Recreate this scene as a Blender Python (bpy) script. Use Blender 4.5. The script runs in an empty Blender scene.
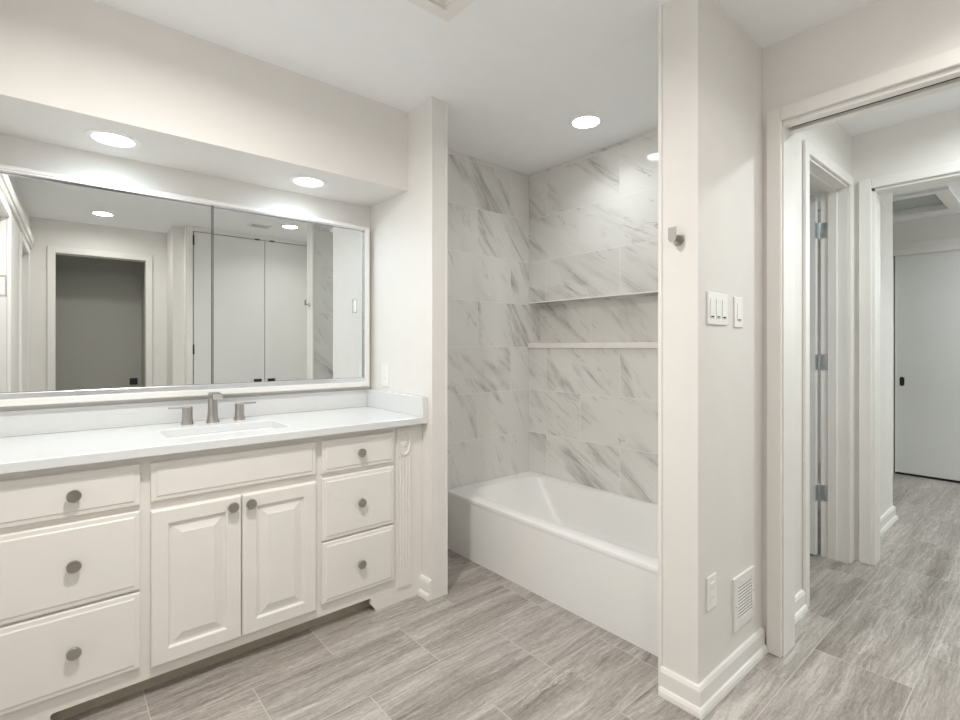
import bpy, bmesh, math, random
from mathutils import Vector, Matrix
random.seed(7)
S = bpy.context.scene
COL = S.collection
PI = math.pi

# ------------------------------------------------------------------ camera, world, exposure
cam_d = bpy.data.cameras.new('camera')
cam = bpy.data.objects.new('camera', cam_d); COL.objects.link(cam)
YAW = 0.7097
cam.location = (0, 0, 1.226)
cam.rotation_euler = (PI / 2, 0, -YAW)
cam_d.sensor_width = 36.0
cam_d.lens = 498.4 / 960 * 36
cam_d.shift_x = -5.36 / 960
cam_d.shift_y = -13.12 / 960
cam_d.clip_start = 0.02
S.camera = cam
w = bpy.data.worlds.new('world'); S.world = w; w.use_nodes = True
w.node_tree.nodes['Background'].inputs[0].default_value = (1, 1, 1, 1)
w.node_tree.nodes['Background'].inputs[1].default_value = 0.05
S.view_settings.view_transform = 'Standard'
S.view_settings.look = 'None'
S.view_settings.gamma = 1
S.view_settings.use_curve_mapping = False
S.view_settings.exposure = 2.68
S.cycles.max_bounces = 16
S.cycles.diffuse_bounces = 10
S.cycles.glossy_bounces = 6
SOFFIT_POWER, ROOM_POWER, CLOSET_POWER, MID_POWER, TUB_POWER, HALL_POWER, FAR_POWER = 0.17, 0.95, 0.58, 4.0, 0.38, 2.35, 4.2
LENS_GLOW = 3.2      # what the lens itself gives off; the rest of each lamp's light leaves it in a soft downward cone
ICY = (0.80, 0.93, 1.0)
COOL, WARM, NEUT = (0.94, 0.99, 1.0), (1.0, 0.965, 0.92), (0.93, 1.0, 1.0)

# ------------------------------------------------------------------ dimensions (metres)
CEIL = 2.44
V = 2.6335            # vanity wall
XL = -0.285           # wall on the camera's left
SX, ST, SE = 1.3784, 1.4629, 2.0003   # stub wall by the vanity
SOF_Y, SOF_Z = 2.2192, 2.0345
TY, BX = 2.4695, 2.5286               # tiled walls
A2, F1, F2 = 1.63, 0.8035, 0.942       # foot wall
DX0, DX1 = 2.178, 2.302               # wall with the cased opening
GX0, GX1 = 3.479, 3.60
HX = 6.2
OY = -1.085
CY = -0.545                           # closet front seen in the mirror

# ------------------------------------------------------------------ materials
def node(nt, t, **kw):
    n = nt.nodes.new(t)
    for k, v in kw.items():
        if k.startswith('_'): setattr(n, k[1:], v)
        else: n.inputs[k.replace('__', ' ')].default_value = v
    return n
def mat(name, col, rough=0.5, metal=0.0, spec=0.5, noise=0.0, nscale=30, bump=0.0):
    m = bpy.data.materials.new(name); m.use_nodes = True
    nt = m.node_tree; b = nt.nodes['Principled BSDF']
    b.inputs['Base Color'].default_value = (*col, 1)
    b.inputs['Roughness'].default_value = rough
    b.inputs['Metallic'].default_value = metal
    b.inputs['Specular IOR Level'].default_value = spec
    if noise or bump:
        tc = node(nt, 'ShaderNodeNewGeometry')
        nz = node(nt, 'ShaderNodeTexNoise', Scale=nscale, Detail=4.0)
        nt.links.new(tc.outputs['Position'], nz.inputs['Vector'])
        if noise:
            r = nt.nodes.new('ShaderNodeValToRGB')
            r.color_ramp.elements[0].position = .3; r.color_ramp.elements[1].position = .7
            r.color_ramp.elements[0].color = (*[c * (1 - noise) for c in col], 1)
            r.color_ramp.elements[1].color = (*[min(1, c * (1 + noise)) for c in col], 1)
            nt.links.new(nz.outputs['Fac'], r.inputs['Fac']); nt.links.new(r.outputs['Color'], b.inputs['Base Color'])
        if bump:
            bp = node(nt, 'ShaderNodeBump', Strength=bump, Distance=.002)
            nt.links.new(nz.outputs['Fac'], bp.inputs['Height']); nt.links.new(bp.outputs['Normal'], b.inputs['Normal'])
    return m
def emis(name, col, strength):
    m = bpy.data.materials.new(name); m.use_nodes = True
    nt = m.node_tree; nt.nodes.remove(nt.nodes['Principled BSDF'])
    e = node(nt, 'ShaderNodeEmission', Strength=strength); e.inputs['Color'].default_value = (*col, 1)
    nt.links.new(e.outputs[0], nt.nodes['Material Output'].inputs[0])
    return m

PAINT = mat('wall_paint', (0.79, 0.772, 0.748), 0.55, spec=.3, noise=.012, nscale=9, bump=.05)
CEILP = mat('ceiling_paint', (0.90, 0.915, 0.93), 0.7, spec=.2, noise=.01, nscale=9)
TRIMP = mat('trim_paint', (0.82, 0.805, 0.78), 0.32, noise=.008, nscale=6)
CAB = mat('cabinet_paint', (0.80, 0.777, 0.745), 0.33, noise=.012, nscale=8)
SHADEG = mat('recess_shade_grey', (0.45, 0.445, 0.405), 0.45, noise=.01, nscale=5)  # darker than the wall paint: the deep recess's shade is put into this colour
DOORP = mat('door_paint', (0.77, 0.775, 0.765), 0.4, noise=.008, nscale=5)
QUARTZ = mat('white_quartz', (0.72, 0.73, 0.735), 0.16, noise=.012, nscale=60)
PORC = mat('porcelain', (0.85, 0.86, 0.87), 0.08, noise=.004, nscale=4)
ACRYL = mat('tub_acrylic', (0.85, 0.845, 0.835), 0.34, noise=.004, nscale=3)
NICKEL = mat('brushed_nickel', (0.46, 0.44, 0.41), 0.30, metal=1, noise=.05, nscale=300)
CHROME = mat('polished_chrome', (0.80, 0.80, 0.80), 0.10, metal=1, noise=.01, nscale=40)
STEEL = mat('steel_hinge', (0.55, 0.58, 0.60), 0.3, metal=1, noise=.05, nscale=120)
ALU = mat('mirror_track', (0.78, 0.80, 0.83), 0.25, metal=.8, noise=.01, nscale=20)
PLASTIC = mat('white_plastic', (0.86, 0.86, 0.84), 0.3, noise=.004, nscale=20)
DARK = mat('dark_recess', (0.03, 0.028, 0.025), 0.8, noise=.1, nscale=20)
BLACKM = mat('black_pull', (0.02, 0.02, 0.02), 0.4, noise=.1, nscale=60)
BRONZE = mat('bronze_pull', (0.06, 0.04, 0.03), 0.4, metal=.5, noise=.1, nscale=60)
TOE = mat('toe_kick_board', (0.44, 0.39, 0.32), 0.6, noise=.06, nscale=20)
HATCHP = mat('hatch_panel', (0.45, 0.40, 0.33), 0.6, noise=.05, nscale=12)
SILL = mat('marble_sill', (0.83, 0.80, 0.76), 0.2, noise=.03, nscale=14)
GLASSG = mat('frosted_panel', (0.40, 0.44, 0.42), 0.15, noise=.02, nscale=6)
MIR = mat('mirror_glass', (0.79, 0.82, 0.82), 0.0, metal=1.0)

def math_(nt, op, a, b=None, clamp=False):
    n = nt.nodes.new('ShaderNodeMath'); n.operation = op; n.use_clamp = clamp
    for i, x in enumerate((a, b)):
        if x is None: continue
        if isinstance(x, (int, float)): n.inputs[i].default_value = x
        else: nt.links.new(x, n.inputs[i])
    return n.outputs[0]
def ramp(nt, src, stops):
    r = nt.nodes.new('ShaderNodeValToRGB')
    els = r.color_ramp.elements
    while len(els) < len(stops): els.new(.5)
    for e, (p, c) in zip(els, stops):
        e.position = p; e.color = (*c, 1) if len(c) == 3 else c
    nt.links.new(src, r.inputs['Fac']); return r.outputs['Color']
def mix(nt, fac, a, b, blend='MIX'):
    n = nt.nodes.new('ShaderNodeMix'); n.data_type = 'RGBA'; n.blend_type = blend
    for sock, x in ((n.inputs['Factor'], fac), (n.inputs['A'], a), (n.inputs['B'], b)):
        if isinstance(x, (int, float)): sock.default_value = x
        elif isinstance(x, tuple): sock.default_value = (*x, 1)
        else: nt.links.new(x, sock)
    return n.outputs['Result']

def tile_mat(name, ax, u0, v0, bw, rh, kind):
    """ax = which world axes run along and up the tiles; brick pattern locked to the room."""
    m = bpy.data.materials.new(name); m.use_nodes = True
    nt = m.node_tree; b = nt.nodes['Principled BSDF']; L = nt.links.new
    g = node(nt, 'ShaderNodeNewGeometry'); sp = nt.nodes.new('ShaderNodeSeparateXYZ'); L(g.outputs['Position'], sp.inputs[0])
    u = math_(nt, 'SUBTRACT', sp.outputs[ax[0]], u0); v = math_(nt, 'SUBTRACT', sp.outputs[ax[1]], v0)
    cb = nt.nodes.new('ShaderNodeCombineXYZ'); L(u, cb.inputs[0]); L(v, cb.inputs[1])
    br = nt.nodes.new('ShaderNodeTexBrick'); L(cb.outputs[0], br.inputs['Vector'])
    br.offset = .5; br.offset_frequency = 2
    for k, x in (('Scale', 1), ('Mortar Size', .0016 if kind == 'marble' else .0017), ('Mortar Smooth', .15), ('Bias', 0), ('Brick Width', bw), ('Row Height', rh)):
        br.inputs[k].default_value = x
    br.inputs['Color1'].default_value = (0, 0, 0, 1); br.inputs['Color2'].default_value = (1, 1, 1, 1)
    rnd = br.outputs['Color']; grout = br.outputs['Fac']
    rv = nt.nodes.new('ShaderNodeRGBToBW'); L(rnd, rv.inputs[0]); r = rv.outputs[0]
    # every tile samples its own patch of stone
    cb2 = nt.nodes.new('ShaderNodeCombineXYZ')
    L(math_(nt, 'ADD', u, math_(nt, 'MULTIPLY', r, 37.0)), cb2.inputs[0])
    L(math_(nt, 'ADD', v, math_(nt, 'MULTIPLY', r, 23.0)), cb2.inputs[1])
    L(math_(nt, 'MULTIPLY', r, 11.0), cb2.inputs[2])
    P = cb2.outputs[0]
    def mapped(rot, sc):
        mp = nt.nodes.new('ShaderNodeMapping'); mp.vector_type = 'POINT'; L(P, mp.inputs['Vector'])
        r1 = nt.nodes.new('ShaderNodeVectorRotate'); r1.rotation_type = 'Z_AXIS'; L(P, r1.inputs['Vector']); r1.inputs['Angle'].default_value = rot
        if kind == 'marble': L(math_(nt, 'ADD', math_(nt, 'MULTIPLY', math_(nt, 'FRACT', math_(nt, 'MULTIPLY', r, 7.3)), .5), rot - .25), r1.inputs['Angle'])
        mp.inputs['Scale'].default_value = sc; L(r1.outputs[0], mp.inputs['Vector']); return mp.outputs[0]
    def noise(vec, sc, det=5, rough=.55, dist=0.0):
        n = node(nt, 'ShaderNodeTexNoise', Scale=sc, Detail=float(det), Roughness=rough, Distortion=dist); L(vec, n.inputs['Vector']); return n.outputs['Fac']
    if kind == 'marble':
        sgn = MARBLE_ANG[name]
        def ridge(vec, sc, det, rough, dist, lvl):
            return math_(nt, 'ABSOLUTE', math_(nt, 'SUBTRACT', noise(vec, sc, det, rough, dist), lvl))
        va = mapped(sgn, (.42, 3.4, 1)); vb = mapped(sgn + .10, (.50, 4.0, 1)); vm = mapped(sgn, (.8, 2.0, 1))
        m1 = ramp(nt, noise(vm, 2.4, 3), [(.50, (0, 0, 0)), (.62, (1, 1, 1))])
        m2_ = ramp(nt, noise(mapped(sgn, (1.0, 2.4, 1.7)), 3.3, 3), [(.50, (0, 0, 0)), (.64, (1, 1, 1))])
        r1 = ridge(va, 1.5, 7, .60, .35, .5)
        vein = ramp(nt, r1, [(0, (1, 1, 1)), (.007, (.55, .55, .55)), (.020, (.12, .12, .12)), (.05, (0, 0, 0))])
        halo = ramp(nt, r1, [(0, (1, 1, 1)), (.05, (.55, .55, .55)), (.13, (0, 0, 0))])
        r2 = ridge(vb, 2.7, 7, .62, .5, .47)
        vein2 = ramp(nt, r2, [(0, (1, 1, 1)), (.006, (.4, .4, .4)), (.016, (0, 0, 0))])
        st = math_(nt, 'ADD', math_(nt, 'MULTIPLY', math_(nt, 'FRACT', math_(nt, 'MULTIPLY', r, 5.7)), 1.0), .28, True)
        m1 = math_(nt, 'MULTIPLY', m1, st)
        wash = ramp(nt, noise(mapped(sgn, (.5, 1.5, 1)), 2.0, 4), [(.45, (0, 0, 0)), (.75, (1, 1, 1))])
        col = mix(nt, math_(nt, 'MULTIPLY', wash, .35), (.76, .75, .725), (.60, .585, .56))
        col = mix(nt, math_(nt, 'MULTIPLY', math_(nt, 'MULTIPLY', halo, m1), .62), col, (.45, .435, .41))
        col = mix(nt, math_(nt, 'MULTIPLY', math_(nt, 'MULTIPLY', vein, m1), .72), col, (.30, .285, .265))
        col = mix(nt, math_(nt, 'MULTIPLY', math_(nt, 'MULTIPLY', vein2, m2_), .70), col, (.31, .295, .275))
        col = mix(nt, grout, col, (.80, .79, .77))
        b.inputs['Roughness'].default_value = .13
        rg = math_(nt, 'ADD', math_(nt, 'MULTIPLY', grout, .5), .07); L(rg, b.inputs['Roughness'])
    else:
        wv = noise(mapped(0, (.8, 1.6, 1)), 2.6, 4, .55)
        vw = nt.nodes.new('ShaderNodeCombineXYZ'); sp2 = nt.nodes.new('ShaderNodeSeparateXYZ'); L(P, sp2.inputs[0])
        L(sp2.outputs[0], vw.inputs[0]); L(math_(nt, 'ADD', sp2.outputs[1], math_(nt, 'MULTIPLY', math_(nt, 'SUBTRACT', wv, .5), .08)), vw.inputs[1]); L(sp2.outputs[2], vw.inputs[2])
        P2 = vw.outputs[0]
        def m2(sc):
            mp = nt.nodes.new('ShaderNodeMapping'); L(P2, mp.inputs['Vector']); mp.inputs['Scale'].default_value = sc; return mp.outputs[0]
        band = noise(m2((.20, 3.4, 1)), 3.2, 6, .62, .15)
        fine = noise(m2((.9, 14, 1)), 6.0, 8, .75, .25)
        speck = noise(m2((1.0, 2.2, 1)), 48, 5, .75)
        t = math_(nt, 'ADD', math_(nt, 'MULTIPLY', band, .40), math_(nt, 'ADD', math_(nt, 'MULTIPLY', fine, .40), math_(nt, 'MULTIPLY', speck, .20)))
        col = ramp(nt, t, [(.39, (.175, .150, .129)), (.46, (.300, .270, .243)), (.53, (.405, .373, .345)), (.61, (.57, .536, .505))])
        lin = math_(nt, 'ABSOLUTE', math_(nt, 'SUBTRACT', noise(m2((.30, 3.0, 1)), 2.6, 7, .68, .5), .52))
        lv = ramp(nt, lin, [(0, (1, 1, 1)), (.006, (.45, .45, .45)), (.018, (0, 0, 0))])
        lm = ramp(nt, noise(mapped(0, (1, 2, 1)), 2.2, 3), [(.42, (0, 0, 0)), (.6, (1, 1, 1))])
        col = mix(nt, math_(nt, 'MULTIPLY', math_(nt, 'MULTIPLY', lv, lm), .6), col, (.68, .65, .62))
        lin2 = math_(nt, 'ABSOLUTE', math_(nt, 'SUBTRACT', noise(m2((.22, 3.6, 1)), 3.8, 6, .66, .4), .46))
        lv2 = ramp(nt, lin2, [(0, (1, 1, 1)), (.012, (.3, .3, .3)), (.03, (0, 0, 0))])
        col = mix(nt, math_(nt, 'MULTIPLY', lv2, .45), col, (.205, .175, .15))
        tone = math_(nt, 'ADD', math_(nt, 'MULTIPLY', r, .14), .93)
        cbt = nt.nodes.new('ShaderNodeCombineXYZ')
        for i in range(3): L(tone, cbt.inputs[i])
        col = mix(nt, 1.0, col, cbt.outputs[0], 'MULTIPLY')
        col = mix(nt, math_(nt, 'MULTIPLY', grout, .7), col, (.60, .57, .54))
        rg = math_(nt, 'ADD', math_(nt, 'MULTIPLY', grout, .3), .30); L(rg, b.inputs['Roughness'])
    L(col, b.inputs['Base Color'])
    bp = node(nt, 'ShaderNodeBump', Strength=.25, Distance=.001); bp.invert = True
    L(grout, bp.inputs['Height']); L(bp.outputs['Normal'], b.inputs['Normal'])
    return m
MARBLE_ANG = {'marble_tile_end': .86, 'marble_tile_long': -.72, 'marble_tile_foot': .8}
FLOORM = tile_mat('floor_tile', (0, 1), .233, .357, .60, .309, 'floor')
TILE_T = tile_mat('marble_tile_end', (0, 2), 1.7625, .63, .585, .2975, 'marble')
TILE_B = tile_mat('marble_tile_long', (1, 2), 1.7205, .63, .585, .2975, 'marble')
TILE_F = tile_mat('marble_tile_foot', (0, 2), 1.60, .63, .585, .2975, 'marble')

# ------------------------------------------------------------------ mesh helpers (all written in world coordinates)
def BM(): return bmesh.new()
def box(bm, x0, x1, y0, y1, z0, z1, bev=0.0, seg=2):
    r = bmesh.ops.create_cube(bm, size=1)
    for v in r['verts']:
        v.co = Vector(((x0 + x1) / 2 + v.co.x * (x1 - x0), (y0 + y1) / 2 + v.co.y * (y1 - y0), (z0 + z1) / 2 + v.co.z * (z1 - z0)))
    if bev:
        es = list({e for v in r['verts'] for e in v.link_edges})
        bmesh.ops.bevel(bm, geom=es, offset=bev, segments=seg, affect='EDGES', profile=.5)
def loft(bm, loops, cap0=False, cap1=False, closed=True):
    rows = [[bm.verts.new(p) for p in lp] for lp in loops]
    n = len(rows[0])
    for a, b in zip(rows, rows[1:]):
        for i in range(n if closed else n - 1):
            j = (i + 1) % n
            try: bm.faces.new((a[i], a[j], b[j], b[i]))
            except ValueError: pass
    if cap0: bm.faces.new(rows[0][::-1])
    if cap1: bm.faces.new(rows[-1])
def lathe(bm, o, axis, prof, n=32, cap0=True, cap1=True):
    """profile [(radius, distance along axis)] turned about axis through o"""
    a = Vector(axis).normalized(); u = a.orthogonal().normalized(); w_ = a.cross(u)
    o = Vector(o)
    loft(bm, [[o + a * h + (u * math.cos(2 * PI * i / n) + w_ * math.sin(2 * PI * i / n)) * r for i in range(n)] for r, h in prof], cap0, cap1)
def prism(bm, pts, lo, hi, axis):
    """pts in the plane across axis (order of the remaining axes), extruded lo..hi"""
    def P(p, h):
        q = list(p); q.insert(axis, h); return Vector(q)
    loft(bm, [[P(p, lo) for p in pts], [P(p, hi) for p in pts]], True, True)
def cells(bm, axis, lo, hi, us, vs, solid):
    """slab across axis between lo and hi, on the grid us x vs, filled where solid(u,v): openings are real holes"""
    cache = {}
    def vt(u, v, h):
        k = (u, v, h)
        if k not in cache:
            p = [us[u], vs[v]]; p.insert(axis, h); cache[k] = bm.verts.new(p)
        return cache[k]
    nu, nv = len(us) - 1, len(vs) - 1
    f = [[solid((us[i] + us[i + 1]) / 2, (vs[j] + vs[j + 1]) / 2) for j in range(nv)] for i in range(nu)]
    for i in range(nu):
        for j in range(nv):
            if not f[i][j]: continue
            for h in (lo, hi): bm.faces.new([vt(i, j, h), vt(i + 1, j, h), vt(i + 1, j + 1, h), vt(i, j + 1, h)])
            for di, dj, a, b_ in ((-1, 0, (i, j), (i, j + 1)), (1, 0, (i + 1, j), (i + 1, j + 1)), (0, -1, (i, j), (i + 1, j)), (0, 1, (i, j + 1), (i + 1, j + 1))):
                ii, jj = i + di, j + dj
                if 0 <= ii < nu and 0 <= jj < nv and f[ii][jj]: continue
                bm.faces.new([vt(*a, lo), vt(*b_, lo), vt(*b_, hi), vt(*a, hi)])
def slab(bm, axis, lo, hi, ur, vr, holes=()):
    us = sorted({*ur, *[h[0] for h in holes], *[h[1] for h in holes]}); vs = sorted({*vr, *[h[2] for h in holes], *[h[3] for h in holes]})
    us = [u for u in us if ur[0] <= u <= ur[1]]; vs = [v for v in vs if vr[0] <= v <= vr[1]]
    cells(bm, axis, lo, hi, us, vs, lambda u, v: not any(h[0] < u < h[1] and h[2] < v < h[3] for h in holes))
def wloc(o):
    p = Vector((0, 0, 0))
    while o is not None: p += o.location; o = o.parent
    return p
def obj(name, bm, m, parent=None, smooth=False, origin=None):
    bmesh.ops.recalc_face_normals(bm, faces=bm.faces[:])
    me = bpy.data.meshes.new(name)
    base = wloc(parent) if parent else Vector(origin or (0, 0, 0))
    bm.transform(Matrix.Translation(-base)); bm.to_mesh(me); bm.free()
    if smooth:
        for p in me.polygons: p.use_smooth = True
        try: me.set_sharp_from_angle(angle=math.radians(38))
        except Exception: pass
    for mm in (m if isinstance(m, (list, tuple)) else [m]): me.materials.append(mm)
    o = bpy.data.objects.new(name, me); COL.objects.link(o)
    if parent: o.parent = parent
    else: o.location = base
    return o
def struct(name, bm, m, parent=None, smooth=False):
    o = obj(name, bm, m, parent, smooth)
    if parent is None: o['kind'] = 'structure'
    return o
def sroot(name, loc):
    o = bpy.data.objects.new(name, None); COL.objects.link(o); o.location = loc; o['kind'] = 'structure'; o.empty_display_size = .1
    return o
def thing(name, label, cat, loc, group=None):
    o = bpy.data.objects.new(name, None); COL.objects.link(o); o.location = loc; o.empty_display_size = .05
    o['label'] = label; o['category'] = cat
    if group: o['group'] = group
    return o
def bx(name, m, parent, *a, **k):
    bm = BM(); box(bm, *a, **k); return obj(name, bm, m, parent)
def sbx(name, m, *a, **k):
    bm = BM(); box(bm, *a, **k); return struct(name, bm, m)

# ------------------------------------------------------------------ shell
sbx('floor', FLOORM, -.6, 6.5, -2.0, 2.9, -.1, 0)
HATCH = (.56, 1.052, .95, 1.443)
HALLH = (5.2, 5.84, .66, 1.35)
bm = BM(); slab(bm, 2, CEIL, CEIL + .1, (-.6, 6.5), (-2.0, 2.9), [HATCH, HALLH]); struct('ceiling', bm, CEILP)
sbx('wall_vanity', PAINT, XL, ST, V, V + .12, 0, CEIL)
# wall on the left with two recessed doors (seen in the mirror)
LD = [(.87, 1.72), (-.72, .0)]; LTOP = 2.04
bm = BM(); slab(bm, 0, XL - .12, XL, (-1.25, V + .12), (0, CEIL), [(a, b, -1, LTOP) for a, b in LD]); struct('wall_left', bm, PAINT)
sbx('wall_soffit', PAINT, XL, SX, SOF_Y, V, SOF_Z, CEIL)
sbx('wall_stub', PAINT, SX, ST, SE, V + .12, 0, CEIL)
sbx('wall_tub_end', TILE_T, ST, BX + .14, TY, TY + .16, 0, CEIL)
NICHE = (F2, TY, 1.25, 1.535)
bm = BM(); slab(bm, 0, BX, BX + .11, (F2, TY), (0, CEIL), [NICHE])
box(bm, BX + .11, BX + .2, F2, TY, 0, CEIL); struct('wall_tub_back', bm, TILE_B)
sbx('wall_tub_foot_tile', TILE_F, A2 + .006, BX + .14, F2 - .008, F2 + .002, 0, CEIL)
# foot wall, carried on as the hall's side wall, with the hinged door's opening
D2 = (2.70, 3.40, 2.14)
bm = BM(); slab(bm, 1, F1, F2 - .008, (A2, 4.52), (0, CEIL), [(D2[0], D2[1], -1, D2[2])]); struct('wall_foot', bm, PAINT)
D1 = (-.10, .73, 2.12)
bm = BM(); slab(bm, 0, DX0, DX1, (CY - .6, F1), (0, CEIL), [(D1[0], D1[1], -1, D1[2])]); struct('wall_right', bm, PAINT)
D3 = (-.05, .71, 2.115)
bm = BM(); slab(bm, 0, GX0, GX1, (-1.0, F1), (0, CEIL), [(D3[0], D3[1], -1, D3[2])]); struct('wall_hall_end', bm, PAINT)
sbx('wall_hall_side', PAINT, DX1, 6.4, -1.12, -1.0, 0, CEIL)
sbx('wall_far_closet', PAINT, HX, HX + .12, -1.0, 2.7, 0, CEIL)
sbx('wall_beyond', PAINT, BX + .2, HX, 2.55, 2.67, 0, CEIL)
# wall opposite the vanity (mirror): cased opening with a dim recess, then the closet that steps forward
RX = .895              # where the closet steps forward
OD = (-.105, .610, 2.125)
bm = BM(); slab(bm, 1, OY - .12, OY, (XL - .12, RX), (0, CEIL), [(OD[0], OD[1], -1, OD[2])]); struct('wall_opposite', bm, PAINT)
sbx('wall_recess_left', SHADEG, OD[0] - .12, OD[0] - .02, -1.95, OY - .12, 0, CEIL)  # recess walls share the grey that stands in for shade
sbx('wall_recess_right', SHADEG, OD[1] + .02, OD[1] + .12, -1.95, OY - .12, 0, CEIL)
sbx('wall_recess_back', SHADEG, OD[0] - .12, OD[1] + .12, -1.98, -1.775, 0, CEIL)
CD = (.958, 2.15, 2.393)
bm = BM(); slab(bm, 1, CY - .1, CY, (RX, DX0), (0, CEIL), [(CD[0], CD[1], -1, CD[2])]); struct('wall_closet', bm, PAINT)
sbx('wall_closet_return', PAINT, RX - .1, RX, OY - .12, CY - .1, 0, CEIL)
sbx('wall_closet_back', PAINT, RX, DX0, CY - .55, CY - .5, 0, CEIL)

# tile edge trims, niche sill and head trim
sbx('trim_1', TRIMP, ST - .004, ST + .006, SE - .003, SE + .012, 0, CEIL)
sbx('trim_2', TRIMP, A2 - .004, A2 + .008, F2 - .0085, F2 + .005, .0, CEIL)
sbx('trim_3', SILL, BX - .014, BX + .112, F2 + .004, TY - .001, 1.217, 1.2515, bev=.003)
sbx('trim_4', TRIMP, BX - .004, BX + .006, F2 + .004, TY - .001, 1.531, 1.539)

# ------------------------------------------------------------------ baseboards
def base_run(name, pts, side):
    """baseboard and shoe swept along pts (x,y); side = +1/-1 which way it stands off the wall"""
    prof = [(0, 0), (.0265, 0), (.0265, .006), (.0245, .017), (.020, .026), (.0145, .030), (.0145, .080), (.009, .092), (0, .094)]
    bm = BM(); P = [Vector(p) for p in pts]; loops = []
    for i, p in enumerate(P):
        d0 = (p - P[i - 1]).normalized() if i else None; d1 = (P[i + 1] - p).normalized() if i < len(P) - 1 else None
        n0 = Vector((-d0.y, d0.x)) * side if d0 else None; n1 = Vector((-d1.y, d1.x)) * side if d1 else None
        if n0 is None: n = n1
        elif n1 is None: n = n0
        else:
            n = (n0 + n1); n = n / n.dot(n0)
        loops.append([Vector((p.x + n.x * a, p.y + n.y * a, z)) for a, z in prof])
    loft(bm, loops, True, True); return struct(name, bm, TRIMP)
base_run('baseboard_foot', [(A2, F2 - .008), (A2, F1), (DX0 - .018, F1)], -1)
base_run('baseboard_stub', [(SX, SE + .001), (SX, 2.10)], 1)
base_run('baseboard_hall', [(DX1 + .018, F1), (D2[0] - .058, F1)], -1)
base_run('baseboard_far', [(GX1 + .018, F1), (4.52, F1), (4.52, F2 - .01)], -1)
base_run('baseboard_left', [(XL, .81), (XL, .06)], 1)
base_run('baseboard_opposite', [(RX, CY), (RX, OY), (OD[1] + .06, OY)], -1)

# ------------------------------------------------------------------ cased openings and doors
def casing_bm(bm, axis, face, out, a0, a1, top, w_=.055, th=.018, left=True, right=True):
    """stepped casing around an opening a0..a1 in a wall face; axis = wall normal axis, out = +-1"""
    def piece(u0, u1, z0, z1):
        for t, i0, i1 in ((th * .72, 0, 0), (th, .0, .0)):
            pass
        lo, hi = sorted((face, face + out * th))
        if axis == 0: box(bm, lo, hi, u0, u1, z0, z1, bev=.004)
        else: box(bm, u0, u1, lo, hi, z0, z1, bev=.004)
    if left: piece(a0 - w_, a0, 0, top + w_)
    if right: piece(a1, a1 + w_, 0, top + w_)
    piece(a0 - (.001 if left else 0), a1 + (.001 if right else 0), top, top + w_)

# door_1: the wide cased opening with a pocket slot in its head
d1 = sroot('door_1', (DX0, .3, 0))
bm = BM(); casing_bm(bm, 0, DX0, -1, D1[0], D1[1], D1[2], w_=.054); obj('casing', bm, TRIMP, d1)
bm = BM(); casing_bm(bm, 0, DX1, 1, D1[0], D1[1], D1[2], w_=.054); obj('casing', bm, TRIMP, d1)
bm = BM()
for x0, x1 in ((DX0, DX0 + .042), (DX1 - .042, DX1)):
    box(bm, x0, x1, D1[0], D1[1], D1[2] - .018, D1[2], bev=.002)
    box(bm, x0, x1, D1[0], D1[0] + .018, 0, D1[2] - .018)
box(bm, DX0, DX1, D1[1] - .004, D1[1], 0, D1[2] - .018)
obj('jamb', bm, TRIMP, d1)
bx('track_slot', DARK, d1, DX0 + .044, DX1 - .044, D1[0], D1[1] - .01, D1[2] - .006, D1[2] - .001)

# door_2: hinged door standing open into the room beyond
d2 = sroot('door_2', (D2[0], F1, 0))
bm = BM(); casing_bm(bm, 1, F1, -1, D2[0], D2[1], D2[2], w_=.055, th=.016); obj('casing', bm, TRIMP, d2)
bm = BM()
JY = F2 - .008
box(bm, D2[0], D2[0] + .012, F1, JY, 0, D2[2]); box(bm, D2[1] - .006, D2[1], F1, JY, 0, D2[2]); box(bm, D2[0], D2[1], F1, JY, D2[2] - .012, D2[2])
box(bm, D2[0] + .012, D2[0] + .022, F1 + .05, F1 + .095, 0, D2[2] - .012, bev=.002); box(bm, D2[1] - .016, D2[1] - .006, F1 + .05, F1 + .095, 0, D2[2] - .012, bev=.002)
box(bm, D2[0] + .012, D2[1] - .006, F1 + .05, F1 + .095, D2[2] - .022, D2[2] - .012, bev=.002)
obj('jamb', bm, TRIMP, d2)
leaf = bx('leaf', DOORP, d2, 3.352, 3.386, .948, 1.615, .012, 2.118, bev=.002)
for z in (1.905, 1.137, .374):
    bm = BM(); hx, hy = 3.391, .9395
    box(bm, 3.3905, 3.394, F1 + .098, .936, z - .045, z + .045, bev=.001)
    lathe(bm, (hx - .004, hy + .003, z - .046), (0, 0, 1), [(.0055, 0), (.0055, .092), (.003, .095)], 12)
    box(bm, 3.35, 3.3865, .9455, .948, z - .045, z + .045)
    obj('hinge', bm, STEEL, d2, True)

# door_3: cased opening at the hall's end
d3 = sroot('door_3', (GX0, .3, 0))
bm = BM(); casing_bm(bm, 0, GX0, -1, D3[0], D3[1], D3[2], w_=.058); casing_bm(bm, 0, GX1, 1, D3[0], D3[1], D3[2], w_=.058); obj('casing', bm, TRIMP, d3)
bm = BM(); box(bm, GX0, GX1, D3[1] - .014, D3[1], 0, D3[2]); box(bm, GX0, GX1, D3[0], D3[0] + .014, 0, D3[2]); box(bm, GX0, GX1, D3[0], D3[1], D3[2] - .014, D3[2])
obj('jamb', bm, TRIMP, d3)

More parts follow.
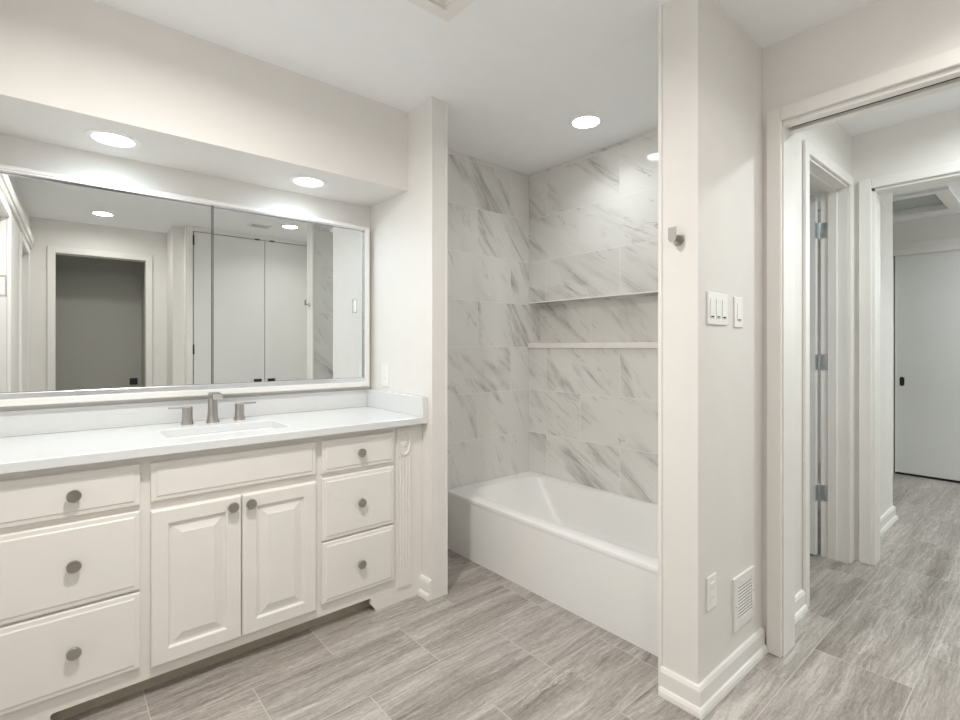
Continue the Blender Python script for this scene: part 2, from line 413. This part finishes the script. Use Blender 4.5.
# door_4: sliding closet door far down the hall
d4 = sroot('door_4', (HX - .06, .6, 0))
bx('panel', DOORP, d4, HX - .055, HX - .02, .12, 1.075, .022, 2.105, bev=.002)
bx('panel', DOORP, d4, HX - .018, HX - .002, -.8, .16, .022, 2.105, bev=.002)
bx('header', TRIMP, d4, HX - .085, HX, -.9, 1.22, 2.10, 2.15, bev=.003)
bx('header_moulding', TRIMP, d4, HX - .03, HX, -.9, 1.22, 2.15, 2.215, bev=.006)
bx('side_jamb', TRIMP, d4, HX - .085, HX, 1.085, 1.22, 0, 2.10, bev=.003)
bm = BM()
for dz in (0,):
    pts = [(1.022 + .018 * math.cos(t) , .895 + (.026 if math.sin(t) >= 0 else -.026) + .018 * math.sin(t)) for t in [2 * PI * i / 24 for i in range(24)]]
    prism(bm, pts, HX - .058, HX - .05, 0)
obj('flush_pull', bm, BRONZE, d4)
bx('gap_dark_strip', DARK, d4, HX - .05, HX - .004, -.8, 1.07, .001, .016)  # dark strip stands for the dark gap under the panels

# door_5: cased opening opposite the vanity with a sliding door set deep inside, shade put into its grey
d5 = sroot('door_5', (.24, OY, 0))
bm = BM(); casing_bm(bm, 1, OY, 1, OD[0], OD[1], OD[2], w_=.058); obj('casing', bm, TRIMP, d5)
bx('panel', SHADEG, d5, OD[0] - .018, OD[1] + .018, -1.774, -1.745, .01, 2.055)
bm = BM(); box(bm, .515, .59, -1.745, -1.738, .795, .87, bev=.003); obj('square_pull', bm, BLACKM, d5)

# door_6 and door_7: tall closet doors seen in the mirror
for nm, x0, x1, px, hinge in (('door_6', CD[0] + .007, 1.644, 1.575, CD[0]), ('door_7', 1.649, CD[1] - .003, 1.715, None)):
    d = sroot(nm, (x0, CY, 0))
    bx('panel', DOORP, d, x0, x1, CY - .035, CY - .002, .012, CD[2] - .006, bev=.002)
    bx('pull', BLACKM, d, px - .04, px + .04, CY - .003, CY + .006, .79, .878, bev=.003)
    bx('ball_catch', BLACKM, d, (x1 - .10) if hinge else (x0 + .05), (x1 - .05) if hinge else (x0 + .10), CY - .03, CY + .001, CD[2] - .008, CD[2] + .006)
    if hinge:
        for z in (2.30, 1.20, .2):
            bm = BM(); lathe(bm, (x0 - .004, CY + .004, z - .05), (0, 0, 1), [(.008, 0), (.008, .10)], 12); obj('hinge', bm, BRONZE, d, True)
sbx('gap_shade', DARK, CD[0], CD[1], CY - .10, CY - .036, CD[2] - .03, CD[2])  # dark strip behind the doors' top gap, painted in place of its shade
bm = BM()
box(bm, CD[0] - .05, CD[0] - .004, CY, CY + .012, 0, CEIL, bev=.003)
struct('trim_6', bm, TRIMP)
# door_8 and door_9: doors in the left wall, seen at the mirror's edge
for nm, (a, b_) in (('door_8', LD[0]), ('door_9', LD[1])):
    d = sroot(nm, (XL, a, 0))
    bm = BM(); casing_bm(bm, 0, XL, 1, a, b_, LTOP, w_=.055); obj('casing', bm, TRIMP, d)
    bx('panel', DOORP, d, XL - .10, XL - .065, a + .002, b_ - .002, .01, LTOP - .08, bev=.002)
    bx('track_slot', DARK, d, XL - .118, XL - .03, a + .002, b_ - .002, LTOP - .012, LTOP - .002)
bm = BM(); box(bm, XL, XL + .03, OY, 1.9, 2.165, 2.235, bev=.006); box(bm, XL, XL + .018, OY, 1.9, 2.14, 2.165); struct('trim_7', bm, TRIMP)

# ------------------------------------------------------------------ lamps
def downlight(label, x, y, z, power, col, r=.070, spread=166):
    t = thing('recessed_light', label, 'ceiling light', (x, y, z))
    bm = BM(); n = 48
    prof = [(r + .024, 0), (r + .023, -.003), (r + .012, -.006), (r + .002, -.006), (r, -.003), (r, 0)]
    loft(bm, [[Vector((x + R * math.cos(2 * PI * i / n), y + R * math.sin(2 * PI * i / n), z + h)) for i in range(n)] for R, h in prof])
    obj('trim_ring', bm, PLASTIC, t, True)
    bm = BM(); bm.faces.new([bm.verts.new((x + r * math.cos(2 * PI * i / n), y + r * math.sin(2 * PI * i / n), z - .003)) for i in range(n)][::-1])
    obj('lens', bm, emis('lamp_glow', col, LENS_GLOW), t)
    ld = bpy.data.lights.new('lamp', 'AREA'); ld.shape = 'DISK'; ld.size = 2 * r; ld.energy = power; ld.color = col; ld.spread = math.radians(spread)
    lo = bpy.data.objects.new('lamp', ld); COL.objects.link(lo); lo.parent = t; lo.location = (0, 0, -.006)
downlight('round downlight in the soffit above the far end of mirror, nearer the stub wall', .931, 2.41, SOF_Z, SOFFIT_POWER, ICY, .066, 150)
downlight('round downlight in the soffit above the left mirror panel', .166, 2.41, SOF_Z, SOFFIT_POWER, ICY, .066, 150)
downlight('round downlight in the ceiling over the bathtub, mirrored in the marble tiles', 2.16, 1.683, CEIL, TUB_POWER, COOL, .070, 140)
downlight('round ceiling downlight seen in the mirror above the dim cased doorway', .238, -.517, CEIL, ROOM_POWER, WARM)
downlight('round ceiling downlight seen in the mirror beside the air vent', 1.719, .07, CEIL, CLOSET_POWER, WARM, .070, 140)
downlight('round ceiling downlight in the middle of the bathroom in front of the vanity', .30, 1.20, CEIL, MID_POWER, WARM)
downlight('round ceiling downlight in the small hall before the hinged door', 2.88, -.05, CEIL, HALL_POWER, NEUT)
downlight('round ceiling downlight in the room past the hall, near the sliding closet', 5.6, -.55, CEIL, FAR_POWER, NEUT)

# ------------------------------------------------------------------ vanity cabinet
FX = 2.088                       # face frame front
DF = FX - .020                   # door and drawer fronts stand this far out
van = thing('vanity_cabinet', 'cream painted vanity cabinet with raised-panel doors and six drawers below the white countertop', 'cabinet', (.55, 2.35, 0))
bm = BM()
XR = SX - .001; XV0 = XL + .001
# face frame: rails and stiles with feet and a scooped toe opening
def foot_curve(xa, s):
    return [(xa, .066), (xa + s * .006, .062), (xa + s * .008, .050), (xa + s * .004, .040), (xa + s * .010, .030), (xa + s * .020, .022), (xa + s * .026, .012), (xa + s * .030, 0)]
right = foot_curve(1.092, 1); left_ = foot_curve(-.010, -1)
pts = [(XV0, 0), (XV0, .851), (XR, .851), (XR, 0)] + right[::-1] + left_
prism(bm, pts, FX, FX + .02, 1)
obj('face_frame', bm, CAB, van)
bm = BM(); box(bm, XV0, XV0 + .018, FX + .02, V - .002, 0, .851); box(bm, XR - .018, XR, FX + .02, V - .002, 0, .851); box(bm, XV0 + .018, XR - .018, FX + .02, V - .002, .066, .085); box(bm, XV0 + .018, XR - .018, V - .02, V - .002, .085, .851)
obj('carcass', bm, CAB, van)
bx('toe_kick', TOE, van, XV0 + .018, XR - .018, FX + .060, FX + .076, 0, .066)
def front(bm, x0, x1, z0, z1, prof, yb=FX):
    def lp(i, y): return [Vector(p) for p in ((x0 + i, y, z0 + i), (x1 - i, y, z0 + i), (x1 - i, y, z1 - i), (x0 + i, y, z1 - i))]
    loft(bm, [lp(0, yb)] + [lp(i, DF + d) for i, d in prof], True, True)
DRAWER = [(0, .008), (.0015, .005), (.004, .0035), (.015, .0028), (.0175, .0018), (.0195, .0003), (.022, 0)]
DOORF = [(0, .006), (.002, .002), (.005, 0), (.050, 0), (.0535, .003), (.056, .0095), (.064, .0095), (.090, .0025), (.0925, .0012)]
def knob(parent, x, z):
    bm = BM(); lathe(bm, (x, DF, z), (0, -1, 0), [(.011, -.001), (.011, .002), (.0075, .004), (.007, .010), (.011, .013), (.0185, .0145), (.0195, .016), (.0195, .0205), (.018, .0225), (.012, .0228)], 36)
    obj('knob', bm, NICKEL, parent, True)
for x0, x1 in ((-.165, .217), (.859, 1.212)):
    for z0, z1, kz in ((.681, .824, .752), (.392, .662, .528), (.122, .384, .252)):
        bm = BM(); front(bm, x0, x1, z0, z1, DRAWER); o = obj('drawer', bm, CAB, van)
        knob(o, .040 if x0 < 0 else (x0 + x1) / 2, kz)
bm = BM(); front(bm, .247, .834, .685, .822, DRAWER); obj('false_front', bm, CAB, van)
for x0, x1, kx in ((.247, .5385, .506), (.5425, .834, .570)):
    bm = BM(); front(bm, x0, x1, .108, .653, DOORF); o = obj('door', bm, CAB, van)
    knob(o, kx, .618)
# fluted pilasters with carved rosettes
for xc in (1.271, -.228):
    x0, x1 = xc - .039, xc + .039
    prof = []
    nfl = 4; pitch = (x1 - x0 - .012) / nfl
    prof.append((x0, FX)); prof.append((x0, FX - .008)); 
    for k in range(nfl):
        a = x0 + .006 + k * pitch
        prof.append((a + .003, FX - .008))
        for t in (.25, .5, .75): prof.append((a + .003 + (pitch - .006) * t, FX - .008 + .0055 * math.sin(PI * t)))
        prof.append((a + pitch - .003, FX - .008))
    prof += [(x1, FX - .008), (x1, FX)]
    bm = BM(); prism(bm, prof, .150, .700, 2)
    box(bm, x0, x1, FX - .008, FX, .070, .150); box(bm, x0, x1, FX - .008, FX, .700, .835)
    p = obj('pilaster', bm, CAB, van)
    bm = BM(); zc = .762
    def oval(a, b_, y): return [Vector((xc + a * math.cos(2 * PI * i / 40), y, zc + b_ * math.sin(2 * PI * i / 40))) for i in range(40)]
    loft(bm, [oval(.036, .060, FX - .007), oval(.035, .059, FX - .0125), oval(.031, .055, FX - .014), oval(.028, .052, FX - .012), oval(.027, .051, FX - .008)])
    for k in range(7):
        t = PI * (.12 + .127 * k) + PI
        c = Vector((xc + .013 * math.cos(t), FX - .008, zc + .012 + .024 * math.sin(t)))
        r_ = bmesh.ops.create_uvsphere(bm, u_segments=10, v_segments=6, radius=1)
        R = Matrix.Rotation(-t + PI / 2, 4, 'Y')
        bmesh.ops.transform(bm, verts=r_['verts'], matrix=Matrix.Translation(c) @ R @ Matrix.Diagonal((.0045, .005, .014, 1)))
    box(bm, xc - .030, xc + .030, FX - .012, FX - .008, zc + .012, zc + .018, bev=.002)
    obj('rosette', bm, CAB, p, True)

# ------------------------------------------------------------------ countertop, sink, faucet
CT, CB, CF = .8845, .853, 2.036
SK = (.313, .757, 2.162, 2.416)
ct = thing('countertop', 'white quartz countertop slab resting on the cream vanity cabinet', 'countertop', (.55, 2.33, CB))
def rrect(x0, x1, y0, y1, r, n=6):
    out = []
    for cx, cy, a0 in ((x1 - r, y1 - r, 0), (x0 + r, y1 - r, PI / 2), (x0 + r, y0 + r, PI), (x1 - r, y0 + r, 1.5 * PI)):
        for i in range(n + 1):
            t = a0 + PI / 2 * i / n; out.append((cx + r * math.cos(t), cy + r * math.sin(t)))
    return out
bm = BM()
inner = rrect(*SK, .012); outer = rrect(XL + .001, SX - .001, CF, V - .001, .0015)
def at(ps, z): return [Vector((x, y, z)) for x, y in ps]
loft(bm, [at(inner, CB), at(inner, CT - .002), at(rrect(SK[0] - .002, SK[1] + .002, SK[2] - .002, SK[3] + .002, .014), CT), at(rrect(XL + .003, SX - .003, CF + .003, V - .003, .003), CT), at(outer, CT - .003), at(outer, CB), at(inner, CB)])
bmesh.ops.remove_doubles(bm, verts=bm.verts[:], dist=1e-5)
obj('slab', bm, QUARTZ, ct)
for nm, lb, a in (('backsplash', 'long white quartz backsplash strip standing along the counter below the mirror', (XL + .001, SX - .001, V - .021, V - .001)),
                  ('side_splash', 'short white quartz side splash standing on the counter against the stub wall', (SX - .030, SX - .001, CF + .0005, V - .0215))):
    bm = BM(); box(bm, *a, CT + .0002, .982, bev=.0015)
    o = obj(nm, bm, QUARTZ, None, origin=((a[0] + a[1]) / 2, (a[2] + a[3]) / 2, CT)); o['label'] = lb; o['category'] = 'backsplash'
sk = thing('sink', 'white rectangular undermount sink set into the quartz countertop', 'sink', (.535, 2.307, .72))
bm = BM()
def srr(i, z, r): return at(rrect(SK[0] + i, SK[1] - i, SK[2] + i, SK[3] - i, r), z)
loft(bm, [srr(-.022, CB - .001, .045), srr(.002, CB - .001, .014), srr(.003, CB - .006, .014), srr(.010, .76, .022), srr(.022, .738, .045), srr(.05, .730, .05), srr(.11, .726, .02)], False, True)
o = obj('basin', bm, PORC, sk, True)
bm = BM(); lathe(bm, (.535, 2.307, .7262), (0, 0, 1), [(.028, 0), (.028, .003), (.022, .004), (.020, .001)], 28); obj('drain', bm, NICKEL, sk, True)
fa = thing('faucet', 'brushed nickel widespread faucet with two lever handles behind the sink', 'faucet', (.534, 2.515, CT))
bm = BM(); fx, fy = .534, 2.515
def oval2(rx, ry, z): return [Vector((fx + rx * math.cos(2 * PI * i / 36), fy + ry * math.sin(2 * PI * i / 36), z)) for i in range(36)]
loft(bm, [oval2(.0275, .0275, CT), oval2(.0265, .0265, CT + .004), oval2(.0225, .0225, CT + .018), oval2(.020, .020, CT + .04), oval2(.0185, .0185, CT + .132), oval2(.0165, .0165, CT + .136)], True, True)
# spout: flat arm curving forward and down a little
path = [(fy + .006, 1.0125), (fy - .03, 1.0145), (fy - .065, 1.0125), (fy - .095, 1.007)]
loops = []
for y, z in path:
    hw, hh = .0185, .0085 + .0035 * (2.521 - y) / .10
    loops.append([Vector((fx + a, y, z + b_)) for a, b_ in ((-hw, -hh), (hw, -hh), (hw, hh - .003), (hw - .003, hh), (-hw + .003, hh), (-hw, hh - .003))])
loft(bm, loops, True, True)
sp_ = obj('spout', bm, NICKEL, fa, True)
bx('spout_face', CHROME, sp_, fx - .0185, fx + .0185, fy - .0985, fy - .0945, .9945, 1.0195, bev=.001)
bx('aerator', DARK, sp_, fx - .013, fx + .013, fy - .090, fy - .064, .9925, .999)
for hx, s in ((.435, -1), (.648, 1)):
    bm = BM(); hy = 2.522
    lathe(bm, (hx, hy, CT), (0, 0, 1), [(.0255, 0), (.0245, .004), (.021, .02), (.0205, .038), (.0202, .054), (.019, .055), (.019, .0562), (.0202, .0572), (.0202, .077), (.0187, .0785)], 36)
    h_ = obj('handle', bm, NICKEL, fa, True)
    x0, x1 = sorted((hx + s * .004, hx + s * .071))
    bx('lever', NICKEL, h_, x0, x1, hy - .010, hy + .010, CT + .0725, CT + .0795, bev=.0015)

# ------------------------------------------------------------------ mirror
MX0, MX1, MZ0, MZ1 = -.262, 1.344, 1.003, 1.905
mr = thing('wall_mirror', 'wide white framed sliding-door mirror above the vanity backsplash', 'mirror', (.54, V, MZ0))
MF = V - .058
bm = BM()
box(bm, MX0, MX1, MF - .004, V - .002, MZ1 - .016, MZ1, bev=.003)
box(bm, MX0, MX1, MF - .004, V - .002, MZ0, MZ0 + .027, bev=.003)
box(bm, MX0, MX0 + .022, MF - .004, V - .002, MZ0 + .022, MZ1 - .016, bev=.003)
box(bm, MX1 - .027, MX1, MF - .004, V - .002, MZ0 + .022, MZ1 - .016, bev=.003)
obj('frame', bm, TRIMP, mr)
bx('back_panel', DARK, mr, MX0 + .02, MX1 - .02, V - .012, V - .003, MZ0 + .02, MZ1 - .014)
bx('track', ALU, mr, MX0 + .022, MX1 - .022, MF - .002, MF + .03, MZ0 + .027, MZ0 + .050, bev=.002)
bx('track', ALU, mr, MX0 + .022, MX1 - .022, MF - .002, MF + .03, MZ1 - .024, MZ1 - .016, bev=.001)
bx('track', ALU, mr, MX1 - .031, MX1 - .027, MF - .002, MF + .03, MZ0 + .05, MZ1 - .024)
# the two sliding panels hang a hair out of square with the wall
TH, VM = -.0125, 2.583
def panel(x0, x1, off, px):
    c, s_ = math.cos(TH), math.sin(TH)
    def P(x, d, z): return Vector((1.3 + (x - 1.3) * c - d * s_, VM + (x - 1.3) * s_ + d * c, z))
    bm = BM(); z0, z1 = MZ0 + .051, MZ1 - .025
    loft(bm, [[P(x0, off, z) if k < 2 else P(x1, off, z) for k, z in ((0, z0), (1, z1), (2, z1), (3, z0))], [P(x0, off + .005, z) if k < 2 else P(x1, off + .005, z) for k, z in ((0, z0), (1, z1), (2, z1), (3, z0))]], True, True)
    o = obj('mirror_panel', bm, MIR, mr)
    bm = BM()
    for a, b_, c0, c1, d in ((px - .013, px + .013, 1.415, 1.495, -.0015), ):
        q = [P(a, d + off, c0), P(b_, d + off, c0), P(b_, d + off, c1), P(a, d + off, c1)]
        q2 = [P(a, off, c0), P(b_, off, c0), P(b_, off, c1), P(a, off, c1)]
        loft(bm, [q2, q], False, True)
    for f_ in bm.faces: f_.material_index = 1
    q3 = [P(px - .008, off - .0021, 1.422), P(px + .008, off - .0021, 1.422), P(px + .008, off - .0021, 1.488), P(px - .008, off - .0021, 1.488)]
    f_ = bm.faces.new([bm.verts.new(v) for v in q3]); f_.material_index = 0
    obj('finger_pull', bm, [PLASTIC, STEEL], o)
panel(MX0 + .024, .548, 0.0, -.157)
bx('edge_seal', DARK, mr, .5478, .5490, VM - .012, VM + .002, MZ0 + .051, MZ1 - .025)
panel(.520, MX1 - .032, .007, 1.262)

# ------------------------------------------------------------------ bathtub
tub = thing('bathtub', 'white alcove bathtub with plain apron between the marble tiled walls', 'bathtub', (2.16, 1.7, 0))
TX0, TX1, TY0, TY1, TZ = 1.800, BX - .001, F2 + .004, TY - .001, .350
bm = BM()
def tl(x0, x1, y0, y1, r, z): return [Vector((x, y, z)) for x, y in rrect(x0, x1, y0, y1, r, 10)]
I = (1.886, 2.480, 1.03, 2.362)
loft(bm, [
    tl(TX0 + .002, TX1, TY0, TY1, .002, TZ - .030), tl(TX0, TX1, TY0, TY1, .002, TZ - .024), tl(TX0, TX1, TY0, TY1, .002, TZ - .008),
    tl(TX0 + .002, TX1, TY0, TY1, .003, TZ - .003), tl(TX0 + .008, TX1, TY0, TY1, .006, TZ),
    tl(I[0] - .014, I[1] + .012, I[2] - .014, I[3] + .02, .12, TZ), tl(I[0] - .004, I[1] + .004, I[2] - .004, I[3] + .006, .115, TZ - .003),
    tl(I[0], I[1], I[2], I[3], .11, TZ - .010), tl(I[0] + .010, I[1] - .008, I[2] + .010, I[3] - .035, .105, TZ - .05),
    tl(I[0] + .028, I[1] - .024, I[2] + .03, I[3] - .17, .10, .13), tl(I[0] + .036, I[1] - .032, I[2] + .04, I[3] - .215, .095, .085),
    tl(I[0] + .060, I[1] - .055, I[2] + .07, I[3] - .25, .08, .060), tl(I[0] + .16, I[1] - .15, I[2] + .18, I[3] - .38, .05, .052)], False, True)
obj('shell', bm, ACRYL, tub, True)
bm = BM(); box(bm, TX0 + .0015, TX0 + .03, TY0, TY1, 0, TZ - .020); obj('apron', bm, ACRYL, tub)
bm = BM(); lathe(bm, (2.18, 1.24, .053), (0, 0, 1), [(.03, 0), (.03, .003), (.024, .004), (.02, .002)], 24); obj('drain', bm, CHROME, tub, True)

# ------------------------------------------------------------------ wall fittings
def wall_plate(name, label, cat, axis, x0, x1, z0, z1, face, fittings, kind):
    """plate on a wall whose normal is -axis; x0..x1 along the wall"""
    mid = (x0 + x1) / 2
    loc = (mid, face, z0) if axis == 1 else (face, mid, z0)
    t = thing(name, label, cat, loc)
    def B(nm, m, a, b_, d0, d1, c0, c1, par, bev=.001):
        if axis == 1: return bx(nm, m, par, a, b_, face - d1, face - d0, c0, c1, bev=bev)
        return bx(nm, m, par, face - d1, face - d0, a, b_, c0, c1, bev=bev)
    B('plate', PLASTIC, x0, x1, 0, .006, z0, z1, t, .002)
    zc = (z0 + z1) / 2
    for c in fittings:
        if kind == 'switch':
            r_ = B('rocker', PLASTIC, c - .0165, c + .0165, .004, .0085, zc - .034, zc + .034, t, .0015)
            B('slider', DARK, c - .012, c + .010, .0078, .0092, zc - .031, zc - .0265, r_, .0003)
        else:
            r_ = B('receptacle', PLASTIC, c - .0165, c + .0165, .004, .0078, zc - .034, zc + .034, t, .0012)
            for dz in (-.018, .016):
                for dx in (-.006, .006): B('slot', HATCHP, c + dx - .001, c + dx + .001, .0074, .0080, zc + dz - .004, zc + dz + .004, r_, .0002)
wall_plate('light_switch', 'white three-gang light switch plate on the wall beside the cased opening', 'light switch', 1, 1.690, 1.845, 1.304, 1.416, F1, (1.721, 1.7675, 1.814), 'switch')
wall_plate('light_switch', 'white single dimmer switch plate between the three-gang switch and the door casing', 'light switch', 1, 1.902, 1.974, 1.299, 1.412, F1, (1.938,), 'switch')
wall_plate('power_outlet', 'white power outlet low on the wall beside the louvred vent grille', 'outlet', 1, 1.686, 1.756, .319, .434, F1, (1.721,), 'outlet')
wall_plate('power_outlet', 'white power outlet on the stub wall beside the mirror, above the side splash', 'outlet', 0, 2.412, 2.488, 1.008, 1.132, SX, (2.45,), 'outlet')

vg = thing('wall_vent', 'cream louvred return air vent grille low on the wall beside the outlet', 'vent grille', (1.985, F1, .174))
bm = BM(); slab(bm, 1, F1 - .009, F1, (1.892, 2.078), (.174, .366), [(1.924, 2.050, .204, .336)])
obj('frame', bm, TRIMP, vg)
bx('backing', DARK, vg, 1.924, 2.050, F1 - .0012, F1 - .0004, .204, .336)
bm = BM()
for k in range(11):
    z = .2035 + k * .01215
    prism(bm, [(F1 - .0085, z + .001), (F1 - .0075, z), (F1 - .0055, z + .0072), (F1 - .0065, z + .0078)], 1.924, 2.050, 0)
obj('louver', bm, TRIMP, vg)
for x, z in ((1.908, .262), (2.064, .278)):
    bm = BM(); lathe(bm, (x, F1 - .009, z), (0, -1, 0), [(.004, 0), (.003, .002)], 12); obj('screw', bm, STEEL, vg, True)

hk = thing('robe_hook', 'brushed nickel robe hook on the end of the tub foot wall', 'hook', (A2, .872, 1.595))
bm = BM(); lathe(bm, (A2, .872, 1.594), (-1, 0, 0), [(.0185, 0), (.0185, .007), (.0165, .009), (.008, .009)], 32); obj('backplate', bm, NICKEL, hk, True)
bm = BM()
box(bm, A2 - .040, A2 - .008, .872 - .0045, .872 + .0045, 1.588, 1.598, bev=.002)
hw = .014
sh = [(.874 + hw, 1.634), (.874 - hw, 1.634)] + [(.874 - hw * math.cos(t), 1.600 - .018 * math.sin(t)) for t in [PI * i / 12 for i in range(13)]]
prism(bm, sh, A2 - .042, A2 - .037, 0)
obj('hook_arm', bm, NICKEL, hk, True)

# ------------------------------------------------------------------ ceiling fittings
cv = thing('ceiling_vent', 'small white ceiling air vent seen in the mirror above the tall closet doors', 'air vent', (1.47, -.08, CEIL))
bm = BM(); slab(bm, 2, CEIL - .008, CEIL, (1.37, 1.57), (-.16, -.0), [(1.39, 1.55, -.14, -.02)]); obj('frame', bm, TRIMP, cv)
bx('backing', DARK, cv, 1.39, 1.55, -.14, -.02, CEIL - .0015, CEIL - .0005)
bm = BM()
for k in range(5):
    y = -.132 + k * .024
    prism(bm, [(y, CEIL - .007), (y + .003, CEIL - .007), (y + .005, CEIL - .004), (y + .002, CEIL - .004)], 1.39, 1.55, 0)
obj('louver', bm, TRIMP, cv)
def hatch(label, H, w_, drop, pm, depth):
    t = thing('ceiling_hatch', label, 'ceiling hatch', ((H[0] + H[1]) / 2, (H[2] + H[3]) / 2, CEIL))
    bm = BM(); slab(bm, 2, CEIL - drop, CEIL, (H[0] - w_, H[1] + w_), (H[2] - w_, H[3] + w_), [H]); obj('frame', bm, TRIMP, t)
    bm = BM(); slab(bm, 2, CEIL, CEIL + depth, (H[0] + .001, H[1] - .001), (H[2] + .001, H[3] - .001), [(H[0] + .014, H[1] - .014, H[2] + .014, H[3] - .014)]); obj('lining', bm, TRIMP, t)
    bx('panel', pm, t, H[0] + .001, H[1] - .001, H[2] + .001, H[3] - .001, CEIL + depth, CEIL + depth + .01)
hatch('framed ceiling access hatch overhead in the bathroom, in front of the soffit', HATCH, .046, .012, HATCHP, .05)
hatch('white framed ceiling hatch with grey panel in the room past the hall', HALLH, .085, .02, GLASSG, .03)
